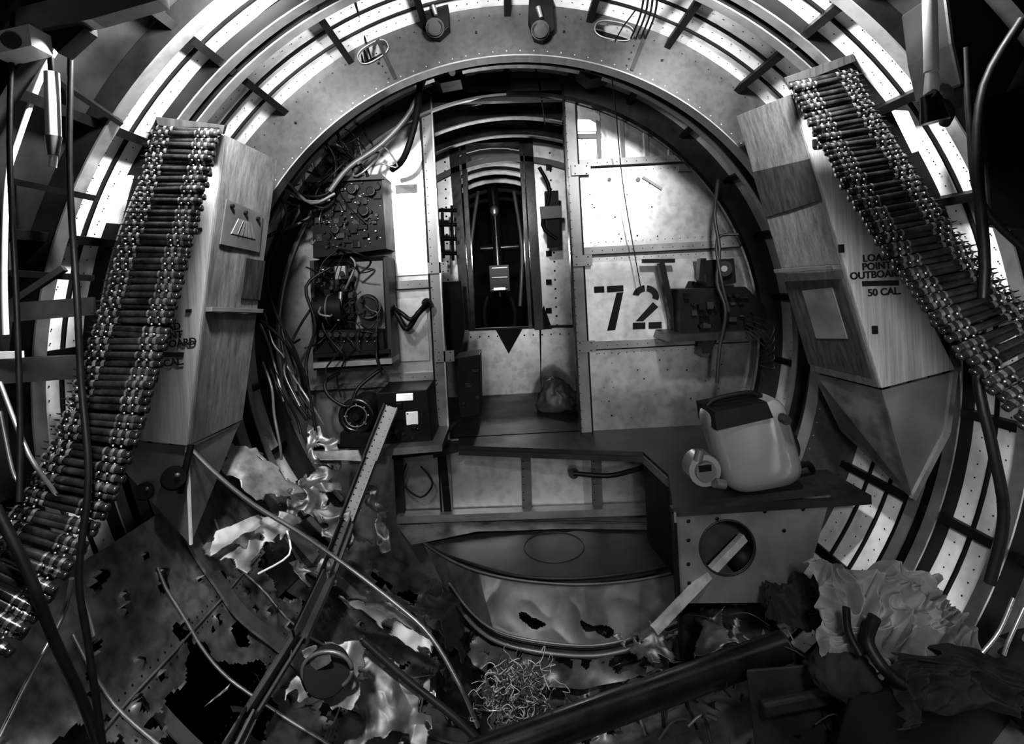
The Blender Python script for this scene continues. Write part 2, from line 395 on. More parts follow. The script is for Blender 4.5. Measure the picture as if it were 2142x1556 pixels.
for j in range(n): fs.append([j,j+1,n+2+j,n+1+j])
b.add(vs,fs,'dgrey',True)
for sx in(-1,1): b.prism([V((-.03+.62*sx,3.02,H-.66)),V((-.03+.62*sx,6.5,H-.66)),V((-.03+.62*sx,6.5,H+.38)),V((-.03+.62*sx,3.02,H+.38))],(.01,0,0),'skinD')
b.prism([V((-.8,6.5,H-.8)),V((.8,6.5,H-.8)),V((.8,6.5,H+1)),V((-.8,6.5,H+1))],(0,.02,0),'dark')
b.build()
b=B('tail_wheel_strut'); d=4.2
b.tube([at(1030,395,d),at(1036,460,d),at(1042,560,d),at(1046,620,d)],.045,'gloss',12)
b.sph(at(1034,440,d-.05),.035,'alu',12,(1,1,1.3)); b.box(at(1045,582,d-.1),(.15,.1,.2),'dgrey')
for y in(560,580,605): b.box(at(1045,y,d-.16),(.12,.01,.008),'strip')
b.box(at(1045,604,d-.165),(.09,.01,.02),'alu')
b.tube([at(1020,620,d),at(1012,660,d),at(1025,720,d)],.03,'dark'); b.tube([at(1068,620,d),at(1078,660,d),at(1070,720,d)],.03,'dark')
b.cyl(at(1005,520,d),at(1085,515,d),.03,.03,'gloss'); b.cyl(at(1020,735,d),at(1075,735,d),.13,.13,'rubber',24)
b.tube([at(1000,400,d),at(985,520,d),at(990,640,d)],.015,'mgrey'); b.tube([at(1075,400,d),at(1092,520,d),at(1088,640,d)],.015,'mgrey')
b.build()
b=B('passage_wall_equipment')
d=2.75
for p in([(925,435),(928,540)],[(945,430),(948,545)]): b.tube([at(*p[0],d),at(*p[1],d)],.008,'dark',6,1)
for y in(440,470,500,530): b.cyl(at(918,y,d),at(956,y,d),.01,.01,'dark',8)
b.tube([at(1128,350,d),at(1150,400,d),at(1135,470,d),at(1165,500,d)],.01,'rubber'); b.plate([(1140,400),(1168,398),(1172,515),(1146,518)],d,.05,'dark')
b.plate([(1130,432),(1175,430),(1175,455),(1132,458)],d-.03,.03,'mgrey')
b.plate([(925,590),(965,588),(972,680),(965,740),(935,740)],2.6,.05,'dark')
b.build()
b=B('electrical_locker'); b.plate([(950,750),(1003,742),(1006,868),(962,875)],2.35,.2,'dark'); b.greeble([at(962,760,2.35),at(998,757,2.35),at(1000,850,2.35),at(970,855,2.35)],8,.02,['dgrey','dgrey']); b.build(.004)
def lump(name,c,sz,k,amp=.25,fr=5,seed=0,seg=40,ridge=1.0):
    b=B(name); vs=[];fs=[];rn=seg//2; c=V(c); so=V((seed,seed*2,seed*3))
    for i in range(rn+1):
        ph=math.pi*i/rn
        for j in range(seg):
            t=2*math.pi*j/seg; n=V((math.sin(ph)*math.cos(t),math.sin(ph)*math.sin(t),math.cos(ph)))
            q=1+amp*noise.noise(n*fr*.5+so)+amp*ridge*(.5-abs(noise.noise(n*fr+so))*2)+amp*.5*ridge*(.5-abs(noise.noise(n*fr*2.3+so))*2)
            z=n.z*sz[2]*q
            if z<-.6*sz[2]: z=-.6*sz[2]
            vs.append(c+V((n.x*sz[0]*q*(1.1-.25*n.z),n.y*sz[1]*q,z)))
    for i in range(rn):
        for j in range(seg): fs.append([i*seg+j,i*seg+(j+1)%seg,(i+1)*seg+(j+1)%seg,(i+1)*seg+j])
    b.add(vs,fs,k,True); return b.build()
p=onlevel(1172,862,H-.64); lump('canvas_sack',p+V((0,.05,.058)),(.085,.07,.095),'mgrey',.30,1.6,21,64,.5)

# ---------------- deck ----------------
ZD=H-.64
b=B('floor')
dk=lambda x,y:onlevel(x,y,ZD)
pts=[V((-.31,2.2,ZD)),V((.93,2.2,ZD)),V((.98,1.9,ZD)),V((.98,1.45,ZD)),dk(1408,1062),dk(1398,992),dk(1345,945),dk(960,932),V((-.31,2.03,ZD))]
pts=[V((p.x,p.y,ZD-.025)) for p in pts]; b.prism(pts,(0,0,.025),'floor')
for a,c in((pts[4],pts[5]),(pts[5],pts[6])): b.beam(a+V((0,-.004,.0)),c+V((0,-.004,0)),.028,.006,'strip',nrm=(0,-1,0)); 
b.beam(pts[6]+V((0,-.004,.0)),pts[7]+V((0,-.004,0)),.02,.006,'dgrey',nrm=(0,-1,0))
b.prism([pts[4],pts[5],pts[5]-V((0,0,.45)),pts[4]-V((0,0,.45))],(.008,0,0),'dark')
b.prism([pts[5],pts[6],pts[6]-V((0,0,.3)),pts[5]-V((0,0,.3))],(.008,0,0),'dark')
b.build()
def holed(b,poly,c,r,d,th,k,kr):
    P=[at(x,y,d) for x,y in poly]; c=at(c[0],c[1],d); angs=[2*math.pi*i/48 for i in range(48)]+[math.atan2(p.z-c.z,p.x-c.x)%(2*math.pi) for p in P]; angs=sorted(set(angs))
    inn=[];out=[]
    for a in angs:
        dx,dz=math.cos(a),math.sin(a); best=None
        for i in range(len(P)):
            p,q=P[i],P[(i+1)%len(P)]; ex,ez=q.x-p.x,q.z-p.z; den=dx*ez-dz*ex
            if abs(den)<1e-9: continue
            t=((p.x-c.x)*ez-(p.z-c.z)*ex)/den; s_=((p.x-c.x)*dz-(p.z-c.z)*dx)/den
            if t>0 and -1e-4<=s_<=1+1e-4 and (best is None or t<best): best=t
        inn.append(c+V((dx*r,0,dz*r))); out.append(c+V((dx*best,0,dz*best)))
    n=len(angs); vs=inn+out+[p+V((0,th,0)) for p in inn]+[p+V((0,th,0)) for p in out]; fs=[]
    for i in range(n):
        j=(i+1)%n; fs+=[[i,j,n+j,n+i],[2*n+i,3*n+i,3*n+j,2*n+j],[i,2*n+i,2*n+j,j]]
    b.add(vs,fs,k); b.torus(c+V((0,-.002,0)),r,.003,kr,seg=40)
b=B('deck_support_panel')
holed(b,[(1408,1078),(1738,1036),(1700,1170),(1640,1260),(1425,1262)],(1521,1145),.076,1.45,.006,'strip','dgrey')
b.strip((1408,1070),(1738,1030),.010,.03,'dgrey',1.44)
for x,y in((1440,1090),(1440,1130),(1440,1180),(1442,1220),(1600,1070),(1680,1065),(1500,1085),(1640,1110)): b.rivet(at(x,y,1.448),.006,'dark')
b.cyl(at(1521,1145,1.56),at(1521,1145,1.66),.14,.14,'dark',24)
b.sph(at(1552,1165,1.52),.045,'dark',14)
b.build()

# ---------------- ball turret well ----------------
b=B('ball_turret_tub')
ZT=H-.975
def tl(x,y,z=ZT): return onlevel(x,y,z)
rim=[(880,1128),(930,1106),(1050,1096),(1180,1092),(1300,1094),(1400,1100),(1430,1130),(1420,1172),(1330,1196),(1200,1210),(1080,1204),(990,1180),(920,1155)]
pr=[tl(x,y) for x,y in rim]
b.prism([p-V((0,0,.02)) for p in pr],(0,0,.015),'tub')
b.tube(pr+[pr[0]],.006,'dgrey',6,3)
cc=sum(pr,V())/len(pr)
b.torus(cc+V((.0,0,-.004)),.11,.002,'tub',nrm=(0,0,1)); 
top=[(885,1135,1.95),(930,1165,1.85),(1000,1195,1.76),(1100,1215,1.72),(1220,1222,1.70),(1340,1212,1.72),(1440,1190,1.78)]
bot=[(940,1250,1.80),(985,1310,1.68),(1040,1350,1.60),(1130,1372,1.56),(1240,1380,1.55),(1330,1362,1.56),(1420,1330,1.6)]
def bandsheet(b,top,bot,k,nu=40,nv=8,amp=.012,seed=0,lim=9,holes=()):
    def ev(L,t):
        f=t*(len(L)-1); i=min(int(f),len(L)-2); w=f-i; w=w*w*(3-2*w)*.3+w*.7
        return V(at(*L[i])).lerp(V(at(*L[i+1])),w)
    vs=[];fs=[]; hc=[(at(x,y,1.63),rx,rz) for x,y,rx,rz in holes]
    for j in range(nv+1):
        for i in range(nu+1):
            p=ev(top,i/nu).lerp(ev(bot,i/nu),j/nv); q=noise.noise(p*6+V((seed,0,0)))*amp+abs(noise.noise(p*11+V((seed,3,0))))*amp*.8
            vs.append(p+V((0,-q*1.5,q)))
    for j in range(nv):
        for i in range(nu):
            c=V(vs[j*(nu+1)+i])
            if noise.noise(c*13+V((seed,1,1)))+.4*noise.noise(c*31+V((seed,1,1)))>lim: continue
            if any(math.hypot((c.x-h.x)/rx,(c.z-h.z+.25*(c.x-h.x))/rz)+.9*noise.noise(c*30)<1 for h,rx,rz in hc): continue
            o=j*(nu+1)+i; fs.append([o,o+1,o+nu+2,o+nu+1])
    b.add(vs,fs,k,True)
bandsheet(b,top,bot,'tubw',260,60,.006,1,9,[(1105,1296,.040,.009),(1248,1305,.048,.009)])
b.tube([at(x,y,z-.01) for x,y,z in top],.004,'mgrey',6)
b.tube([at(x,y-8,z-.03) for x,y,z in bot],.006,'strip',6); b.tube([at(x,y-30,z-.02) for x,y,z in bot],.004,'strip',6); b.tube([at(x,y-22,z-.02) for x,y,z in bot],.004,'dark',6)
bandsheet(b,[(x-12,y,z-.02) for x,y,z in bot],[(x-20,y+60,z-.1) for x,y,z in bot],'aluD',120,18,.03,5,.3)
bandsheet(b,[(830,1098,2.12),(1000,1092,2.14),(1200,1088,2.14),(1405,1082,2.12)],[(860,1140,1.98),(1000,1112,2.05),(1200,1106,2.05),(1405,1110,2.0)],'aluD',30,4,.01,3)
b.build()

# ---------------- ammunition boxes ----------------
def text(body,px,py,d,size,rot,parent,nm):
    cu=bpy.data.curves.new(nm,'FONT'); cu.body=body; cu.size=size; cu.align_x='CENTER'; cu.align_y='CENTER'; cu.extrude=.0006; cu.space_line=.85; cu.offset=.0006
    o=bpy.data.objects.new(nm,cu); bpy.context.collection.objects.link(o); cu.materials.append(M['ink'])
    o.matrix_world=Matrix.Translation(at(px,py,d))@Matrix.Rotation(math.radians(rot),4,'Y')@Matrix.Rotation(math.pi/2,4,'X')
    if parent: o.parent=parent
    return o
b=B('wooden_ammunition_box')
N_=1.28;Fr=1.5
fr=[at(1660,196,N_),at(1700,186,N_),at(1998,772,N_),at(1845,812,N_)]
sd=[at(1545,242,Fr),at(1600,225,Fr),at(1840,760,Fr),at(1702,776,Fr)]
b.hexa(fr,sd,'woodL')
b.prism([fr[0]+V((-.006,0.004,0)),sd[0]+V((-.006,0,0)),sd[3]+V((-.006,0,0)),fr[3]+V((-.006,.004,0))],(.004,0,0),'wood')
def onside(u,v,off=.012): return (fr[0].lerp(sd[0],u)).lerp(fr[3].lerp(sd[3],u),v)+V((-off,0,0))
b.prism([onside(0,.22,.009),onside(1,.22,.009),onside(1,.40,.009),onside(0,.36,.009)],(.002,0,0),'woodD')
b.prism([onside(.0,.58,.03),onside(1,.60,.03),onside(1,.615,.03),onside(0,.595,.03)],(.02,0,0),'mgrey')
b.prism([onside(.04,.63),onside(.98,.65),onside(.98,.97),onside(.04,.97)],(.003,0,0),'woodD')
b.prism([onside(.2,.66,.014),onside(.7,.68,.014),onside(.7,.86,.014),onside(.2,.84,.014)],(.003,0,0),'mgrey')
b.hexa([at(1640,162,1.2),at(1785,112,1.2),at(1790,128,1.2),at(1650,182,1.2)],[at(1640,162,1.42)+V((0.05,0,0)),at(1785,112,1.42),at(1790,128,1.42),at(1650,182,1.42)],'woodD')
for y,x in((520,1760),(300,1705),(690,1830)): b.box(at(x,y,N_-.003),(.012,.006,.02),'dark')
o=b.build(.003)
text('LOAD\nPOINT\nOUTBOARD',1834,557,N_-.004,.024,-1,o,'marking')
bb=B('marking_bar'); bb.prism([at(1804,588,N_-.003),at(1880,586,N_-.003),at(1881,597,N_-.003),at(1805,599,N_-.003)],(0,.002,0),'ink'); q=bb.build(); q.parent=o
text('50 CAL.',1850,611,N_-.004,.024,-1,o,'marking_caliber')
b=B('wooden_ammunition_box')
fl=[at(436,300,N_),at(464,282,N_),at(390,932,N_),at(284,920,N_)]
sl=[at(520,330,Fr),at(575,335,Fr),at(502,878,Fr),at(420,880,Fr)]
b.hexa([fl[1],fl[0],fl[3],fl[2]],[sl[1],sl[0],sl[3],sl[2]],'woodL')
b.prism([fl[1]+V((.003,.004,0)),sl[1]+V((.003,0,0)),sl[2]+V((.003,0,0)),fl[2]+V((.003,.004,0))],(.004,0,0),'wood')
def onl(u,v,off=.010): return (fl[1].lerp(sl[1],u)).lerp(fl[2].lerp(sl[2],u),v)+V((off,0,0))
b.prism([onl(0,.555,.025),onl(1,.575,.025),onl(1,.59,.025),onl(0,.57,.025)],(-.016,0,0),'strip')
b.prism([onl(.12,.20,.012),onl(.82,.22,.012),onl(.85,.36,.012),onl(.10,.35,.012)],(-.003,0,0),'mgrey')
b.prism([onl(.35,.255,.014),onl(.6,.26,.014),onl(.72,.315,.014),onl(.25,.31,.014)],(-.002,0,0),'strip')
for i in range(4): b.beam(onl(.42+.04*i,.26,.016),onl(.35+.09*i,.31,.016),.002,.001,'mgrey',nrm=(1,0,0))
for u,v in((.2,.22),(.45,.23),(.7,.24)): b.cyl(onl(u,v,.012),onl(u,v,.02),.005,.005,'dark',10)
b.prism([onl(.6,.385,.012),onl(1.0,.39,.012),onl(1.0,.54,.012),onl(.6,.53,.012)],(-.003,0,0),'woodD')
b.hexa([at(325,244,1.2),at(470,262,1.2),at(465,280,1.2),at(330,262,1.2)],[at(335,244,1.42),at(475,262,1.42),at(470,280,1.42),at(340,262,1.42)],'woodD')
for y in(340,480,650): b.box(at(440-(y-300)*.13,y,N_-.003),(.012,.006,.008),'dark')
o=b.build(.003)
text('LOAD\nPOINT\nOUTBOARD',352,703,N_-.004,.024,-4,o,'marking')
bb=B('marking_bar'); bb.prism([at(318,736,N_-.003),at(384,737,N_-.003),at(383,747,N_-.003),at(317,746,N_-.003)],(0,.002,0),'ink'); q=bb.build(); q.parent=o
text('50 CAL.',350,760,N_-.004,.024,-4,o,'marking_caliber')
b=B('box_support_bracket')
b.prism([at(1846,816,1.29),at(2000,776,1.29),at(1984,905,1.29),at(1912,1045,1.29)],(0,.004,0),'strip')
b.beam(at(2000,776,1.285),at(1984,905,1.285),.012,.01,'alu'); b.beam(at(1984,905,1.285),at(1912,1045,1.285),.012,.01,'alu')
b.prism([at(1846,816,1.29),at(1912,1045,1.29),at(1760,900,1.5),at(1702,780,1.5)],(-.003,.0,0),'aluD')
b.build()
b=B('box_support_bracket')
b.prism([at(282,924,1.29),at(390,934,1.29),at(398,1140,1.29),at(258,982,1.29)],(0,.004,0),'strip')
b.prism([at(390,934,1.29),at(502,882,1.5),at(440,1000,1.45),at(398,1140,1.29)],(.003,0,0),'alu')
b.beam(at(390,934,1.285),at(398,1140,1.285),.006,.006,'aluB')
b.tube([at(400,930,1.28),at(386,990,1.26),at(378,1030,1.26)],.008,'dark'); 
for x,y,r in((365,1000,.03),(302,1028,.022)):
    b.cyl(at(x,y,1.285),at(x,y,1.24),r,r*.8,'dark',16); b.sph(at(x+6,y-6,1.238),r*.2,'strip')
b.rivets(at(285,935,1.288),at(262,978,1.288),.02,.003,'dark')
b.build()

# ---------------- ammunition belts ----------------
def belt(path,name='ammunition_belt',flip=1):
    b=B(name); P=[at(*p) for p in path]
    q=[];n=len(P)
    for i in range(n-1):
        p0=P[max(i-1,0)];p1=P[i];p2=P[i+1];p3=P[min(i+2,n-1)]
        for j in range(60):
            t=j/60; q.append(.5*((2*p1)+(p2-p0)*t+(2*p0-5*p1+4*p2-p3)*t*t+(3*p1-p0-3*p2+p3)*t**3))
    pitch=.0132; acc=0; last=q[0]; cnt=0
    for i in range(1,len(q)-1):
        acc+=(q[i]-last).length; last=q[i]
        if acc<pitch: continue
        acc-=pitch; cnt+=1
        tg=(q[i+1]-q[i-1]).normalized(); ac=tg.cross(V((0,1,0))).normalized()*flip
        jt=V((random.uniform(-1,1),random.uniform(-1,1),random.uniform(-1,1)))*.0016
        ac=(ac+V((random.uniform(-1,1),random.uniform(-1,1),random.uniform(-1,1)))*.03).normalized()
        nrm=tg.cross(ac).normalized()
        c=q[i]+jt+V((0,.006*(cnt%2),0))
        prof=[(-.076,.0),(-.076,.0068),(-.071,.0068),(-.070,.006),(-.066,.0068),(.014,.0062),(.024,.0048),(.036,.0046),(.056,.0030),(.074,.0006)]
        vs=[];fs=[];sg=8
        for x,r in prof:
            for j in range(sg): t=2*math.pi*j/sg; vs.append(c+ac*x+(tg*math.cos(t)+nrm*math.sin(t))*r)
        for a in range(len(prof)-1):
            for j in range(sg): fs.append([a*sg+j,a*sg+(j+1)%sg,(a+1)*sg+(j+1)%sg,(a+1)*sg+j])
        b.add(vs[:6*sg],[f for f in fs if max(f)<6*sg],'case',True)
        b.add(vs[5*sg:],[[x-5*sg for x in f] for f in fs if min(f)>=5*sg],'bullet',True)
        for xs,w in((-.061,.006),(-.048,.006),(-.034,.004),(.026,.006),(.041,.006),(.057,.004)):
            r=.0078 if xs<.02 else .0072; vs=[];sg2=8
            for x in(xs-w/2,xs+w/2):
                for j in range(sg2): t=2*math.pi*j/sg2; vs.append(c+ac*x+(tg*math.cos(t)+nrm*math.sin(t))*r)
            b.add(vs,[[j,(j+1)%sg2,sg2+(j+1)%sg2,sg2+j] for j in range(sg2)],'link',True)
        for xx in(-.055,-.041,.0335,.049):
            b.sph(c+ac*xx+tg*pitch*.5+V((0,-.006,0)),.0022,'bead',6)
    return b.build()
belt([(385,258,1.12),(356,370,1.08),(322,490,1.03),(265,690,.96),(195,900,.89),(120,1060,.84),(20,1190,.78),(-90,1330,.74)],flip=-1)
belt([(1722,150,1.12),(1782,262,1.07),(1848,372,1.01),(1922,485,.95),(2003,590,.89),(2090,690,.84),(2200,800,.80),(2320,930,.8)],flip=1)
b=B('ammunition_chute_plate')
def chute(path,w,off,k):
    for i in range(len(path)-1):
        A_=at(*path[i])+V((0,off,0));B_=at(*path[i+1])+V((0,off,0)); b.beam(A_,B_,w,.004,k)
chute([(385,258,1.12),(322,490,1.03),(265,690,.96),(195,900,.89),(120,1060,.84)],.12,.025,'dark')
chute([(1722,150,1.12),(1848,372,1.01),(1922,485,.95),(2003,590,.89),(2090,690,.84)],.12,.025,'dark')
b.build()
b=B('chute_side_guard'); b.plate([(246,370),(274,366),(246,468),(222,466)],1.15,.01,'aluB'); b.plate([(1872,230),(1900,232),(1935,310),(1915,318)],1.15,.01,'aluB'); b.build()

# ---------------- electronics ----------------
b=B('radio_receiver')
b.plate([(652,372),(798,364),(808,520),(655,540)],2.02,.17,'dark'); b.plate([(652,372),(798,364),(803,374),(648,382)],2.0,.02,'dgrey')
q=[at(665,385,2.02),at(795,380,2.02),at(798,515,2.02),at(668,520,2.02)]
b.greeble(q,70,.02,['dgrey','dark','dark','gloss'],.006,.022); b.greeble(q,70,.012,['alu','strip','aluB'],.0015,.0045)
for x,y,r in((690,400,.02),(735,395,.02),(775,400,.018),(700,480,.016),(760,440,.022)): b.cyl(at(x,y,2.02),at(x,y,1.985),r,r*.85,'dark',18); b.torus(at(x,y,1.987),r*.8,.0015,'mgrey')
b.build()
b=B('radio_transmitter_rack')
b.plate([(650,545),(805,535),(815,765),(658,775)],2.12,.06,'dgrey'); b.plate([(740,548),(800,545),(806,690),(745,695)],2.09,.03,'mgrey')
for p,q_ in(((652,545),(660,775)),((806,538),(818,765))): b.strip(p,q_,.016,.12,'dgrey',2.02)
b.strip((655,765),(820,755),.02,.14,'strip',2.0); b.strip((655,745),(815,735),.014,.1,'dark',2.0)
b.plate([(665,690),(800,690),(805,742),(665,748)],2.03,.1,'dark')
for x in range(672,800,16): b.cyl(at(x,700,2.0),at(x,700,2.04),.01,.01,'dark',10); b.sph(at(x,714,2.02),.003,'alu',6)
b.cyl(at(660,650,2.03),at(720,645,2.03),.055,.055,'dark',20); b.torus(at(690,648,2.03),.056,.003,'mgrey',nrm=(1,0,0))
b.cyl(at(770,640,2.1),at(770,640,2.0),.05,.045,'dark',22); b.torus(at(770,640,2.0),.035,.004,'dgrey'); b.torus(at(770,640,1.998),.046,.002,'mgrey')
b.cyl(at(708,670,2.0),at(713,610,2.0),.008,.008,'alu')
b.box(at(715,570,2.05),(.04,.04,.05),'strip'); b.cyl(at(715,572,2.03),at(715,572,2.0),.01,.01,'dark',12)
b.greeble([at(660,560,2.08),at(740,556,2.08),at(745,680,2.08),at(665,690,2.08)],50,.05,['dark','gloss','dgrey','dark'],.008,.024)
b.greeble([at(660,560,2.05),at(740,556,2.05),at(745,680,2.05),at(665,690,2.05)],25,.02,['alu','aluB'],.0015,.0045)
b.build()
b=B('dynamotor'); c=at(748,868,2.0)
b.cyl(c+V((0,.15,0)),c,.06,.06,'dark',26); b.torus(c+V((0,-.01,0)),.058,.012,'gloss'); b.torus(c+V((0,-.02,0)),.04,.003,'mgrey'); b.cyl(c,c+V((0,-.03,0)),.025,.015,'dark',16)
for i in range(8): a=i*math.pi/4; b.cyl(c+V((math.cos(a)*.035,-.012,math.sin(a)*.035)),c+V((math.cos(a)*.052,-.012,math.sin(a)*.052)),.004,.004,'strip',6)
b.plate([(712,905),(785,905),(790,935),(710,935)],1.98,.15,'dark'); b.build()
b=B('radio_junction_box'); b.plate([(788,822),(893,815),(905,928),(795,938)],1.98,.2,'dark'); b.plate([(828,824),(864,822),(864,838),(828,840)],1.975,.006,'aluB'); b.plate([(848,862),(874,860),(875,888),(850,890)],1.975,.006,'white')
b.greeble([at(800,845,1.98),at(890,840,1.98),at(895,915,1.98),at(805,920,1.98)],18,.015,['dgrey','dark','gloss'],.005,.014); b.build(.003)
b=B('instrument_shelf'); b.plate([(790,940),(925,930),(925,944),(790,955)],1.92,.28,'mgrey'); b.build()
b=B('intervalometer')
b.plate([(1420,605),(1560,600),(1600,640),(1600,690),(1425,700)],2.02,.17,'dark'); b.greeble([at(1430,615,2.02),at(1560,610,2.02),at(1585,680,2.02),at(1435,690,2.02)],26,.03,['dark','dgrey','gloss','dark'],.008,.025)
b.plate([(1405,700),(1610,690),(1612,706),(1400,716)],1.98,.22,'dgrey'); b.plate([(1470,712),(1500,712),(1480,750),(1468,745)],2.05,.05,'dgrey')
b.build()
b=B('signal_lamp_box'); b.plate([(1470,545),(1535,540),(1540,592),(1480,600)],2.08,.11,'dark'); b.cyl(at(1515,562,2.08),at(1515,562,2.05),.03,.03,'dark',20); b.cyl(at(1515,562,2.049),at(1515,562,2.045),.012,.012,'mgrey',20)
b.plate([(1466,540),(1478,540),(1474,585),(1462,585)],2.05,.04,'dark'); b.build()
b=B('bracing_strut'); b.strip((1345,546),(1412,545),.016,.02,'dark',2.12); b.strip((1384,550),(1418,705),.024,.03,'dark',2.1); b.build()

# ---------------- cables ----------------
b=B('wiring_harness')
def cab(pts,r=.006,k='rubber'): b.tube([at(*p) for p in pts],r,k,8)
cab([(895,140,1.9),(860,230,1.95),(800,300,1.95),(730,350,1.95),(690,400,1.95)],.010,'mgrey')
cab([(880,150,1.85),(870,250,1.95),(845,330,2.0),(820,355,2.05)],.012)
cab([(600,390,1.8),(640,410,1.9),(690,400,1.95),(700,330,1.95),(660,270,1.9),(655,200,1.8)],.006)
cab([(600,380,1.8),(650,425,1.9),(700,405,1.95)],.006,'strip'); cab([(595,395,1.8),(640,420,1.9),(690,418,1.95)],.005,'strip')
cab([(700,260,1.9),(720,310,1.95),(760,350,2.0),(770,370,2.0)],.006)
cab([(818,635,2.1),(835,665,2.08),(852,688,2.08),(875,655,2.08),(898,635,2.12)],.011); cab([(818,640,2.1),(840,655,2.06),(860,668,2.06),(878,650,2.06),(893,632,2.1)],.009)
b.cyl(at(893,634,2.19),at(893,634,2.11),.022,.02,'dark',14)
cab([(710,780,2.05),(680,800,2.0),(690,830,1.98),(730,850,1.98),(750,810,2.0),(800,770,2.05)],.007)
cab([(690,560,1.98),(640,600,1.95),(660,680,1.95),(640,760,1.95),(650,840,1.9)],.006)
cab([(560,380,1.7),(600,450,1.8),(560,560,1.8),(575,650,1.8),(620,740,1.85),(640,820,1.9)],.005)
cab([(545,670,1.7),(600,720,1.75),(640,790,1.8),(660,900,1.8)],.005); cab([(550,500,1.75),(590,480,1.8),(620,470,1.9)],.006)
for i in range(22):
    x,y=random.uniform(600,780),random.uniform(190,400); p=[(x,y,2.05)]
    for j in range(4): x+=random.uniform(-50,50); y+=random.uniform(-30,60); p.append((min(max(x,590),850),y,random.uniform(1.9,2.1)))
    cab(p,random.uniform(.002,.005),random.choice(['rubber','rubber','rubber','mgrey','strip']))
for i in range(20):
    x,y=random.uniform(640,780),random.uniform(520,740); p=[(x,y,2.02)]
    for j in range(3): x+=random.uniform(-40,40); y+=random.uniform(-10,50); p.append((min(max(x,600),800),y,random.uniform(1.95,2.02)))
    cab(p,random.uniform(.002,.005),random.choice(['rubber','rubber','rubber','mgrey']))
for i in range(11):
    x,y=random.uniform(530,600),random.uniform(640,760); p=[(x,y,1.85)]
    for j in range(4): x+=random.uniform(0,32); y+=random.uniform(25,65); p.append((x,y,random.uniform(1.8,1.9)))
    cab(p,random.uniform(.002,.005),random.choice(['rubber','strip','rubber']))
cab([(1503,375,1.95),(1495,450,1.98),(1505,520,1.95),(1500,590,1.95),(1518,650,1.93),(1505,730,1.95),(1500,800,1.95)],.007,'dgrey')
cab([(1545,490,1.95),(1500,500,1.97),(1508,580,1.93),(1525,650,1.93)],.006,'dgrey')
for s in range(5): cab([(1560,660+8*s,1.95),(1600,670+14*s,1.88),(1620,690+20*s,1.8),(1590,740+6*s,1.85)],.003)
cab([(1330,20,1.5),(1280,110,1.7),(1290,250,2.0),(1305,400,2.1),(1340,600,2.12)],.002)
for x in range(6): cab([(690+10*x,-10,1.4),(720+8*x,70,1.6),(735+10*x,150,1.8)],.003)
for x in range(4): cab([(1350+9*x,-30,1.3),(1340+10*x,30,1.5),(1320+10*x,80,1.64)],.003)
cab([(1110,90,1.9),(1130,190,2.15),(1140,260,2.2)],.003)
cab([(1200,990,2.1),(1270,995,2.08),(1320,985,2.05),(1352,975,2.02)],.010); b.cyl(at(1200,990,2.19),at(1200,990,2.12),.022,.02,'dark',14)
cab([(850,970,2.1),(842,1010,2.1),(880,1040,2.1),(905,1010,2.1),(880,975,2.1)],.004)
for i in range(10): cab([(700+14*i,235-9*i,2.1),(740+12*i,210-6*i,2.05),(800+8*i,200-3*i,2.1),(860+5*i,170+i*3,2.1)],.003,random.choice(['rubber','mgrey']))
b.build()

b=B('foreground_cables')
cab([(30,-20,.85),(20,300,.85),(35,640,.82),(42,900,.8),(40,1050,.78)],.004,'rubber')
cab([(150,60,.9),(145,350,.9),(160,600,.86),(170,800,.85),(185,1000,.82),(165,1200,.8),(185,1350,.8),(215,1560,.8)],.005,'rubber')
cab([(-10,1060,.75),(60,1200,.75),(110,1330,.77),(170,1460,.8),(210,1570,.8)],.007,'rubber')
cab([(0,800,.85),(60,950,.82),(120,1040,.85),(150,1130,.85),(175,1250,.85),(195,1330,.85)],.0035,'alu')
cab([(0,860,.9),(25,980,.9),(40,1010,.9)],.003,'alu')
cab([(130,85,.95),(90,150,.95),(35,300,.95),(15,380,.95),(8,560,.95),(12,700,.95)],.005,'aluB')
cab([(0,140,.9),(80,110,.95),(130,95,.95),(165,0,.9)],.007,'dgrey')
cab([(2140,40,.85),(2060,180,.88),(2045,350,.88),(2060,560,.87),(2045,780,.87),(2075,930,.86),(2100,1080,.86),(2070,1220,.87)],.008,'rubber')
cab([(2020,100,.9),(2030,260,.9),(2050,420,.9),(2140,520,.9)],.006,'rubber')
cab([(2120,1250,.85),(2090,1320,.85),(2055,1365,.85)],.003,'alu'); cab([(2142,1270,.85),(2110,1340,.85),(2100,1370,.85)],.003,'alu')
cab([(0,1540,.8),(70,1400,.85),(130,1290,.9),(150,1210,.9)],.004,'alu')
b.build()
b=B('hydraulic_cylinder'); b.cyl(at(108,152,.9),at(112,285,.9),.011,.011,'white',16); b.cyl(at(112,285,.9),at(112,325,.9),.012,.008,'strip',14); b.cyl(at(112,325,.9),at(110,350,.9),.006,.006,'aluB',10); b.cyl(at(108,152,.9),at(106,120,.9),.005,.005,'dgrey',8); b.build()
b=B('gun_mount_rod'); b.cyl(at(1944,-40,.85),at(1948,150,.85),.010,.010,'white',14); b.cyl(at(1948,150,.85),at(1952,195,.85),.008,.013,'aluB',14); b.sph(at(1965,195,.85),.016,'strip',12,(1.2,1,1)); b.cyl(at(1945,200,.85),at(1955,255,.85),.014,.02,'gloss',14); b.tube([at(1948,195,.84),at(1985,230,.86),at(1975,260,.88)],.008,'dgrey'); b.build()
b=B('gun_mount_housing'); b.plate([(1975,-30),(2160,-30),(2160,90),(2110,190),(2010,180),(1990,90)],.9,.1,'dark')
b.plate([(2050,190),(2160,190),(2160,480),(2070,470)],1.0,.03,'dark'); b.build(.005)
b=B('window_sill_channel')
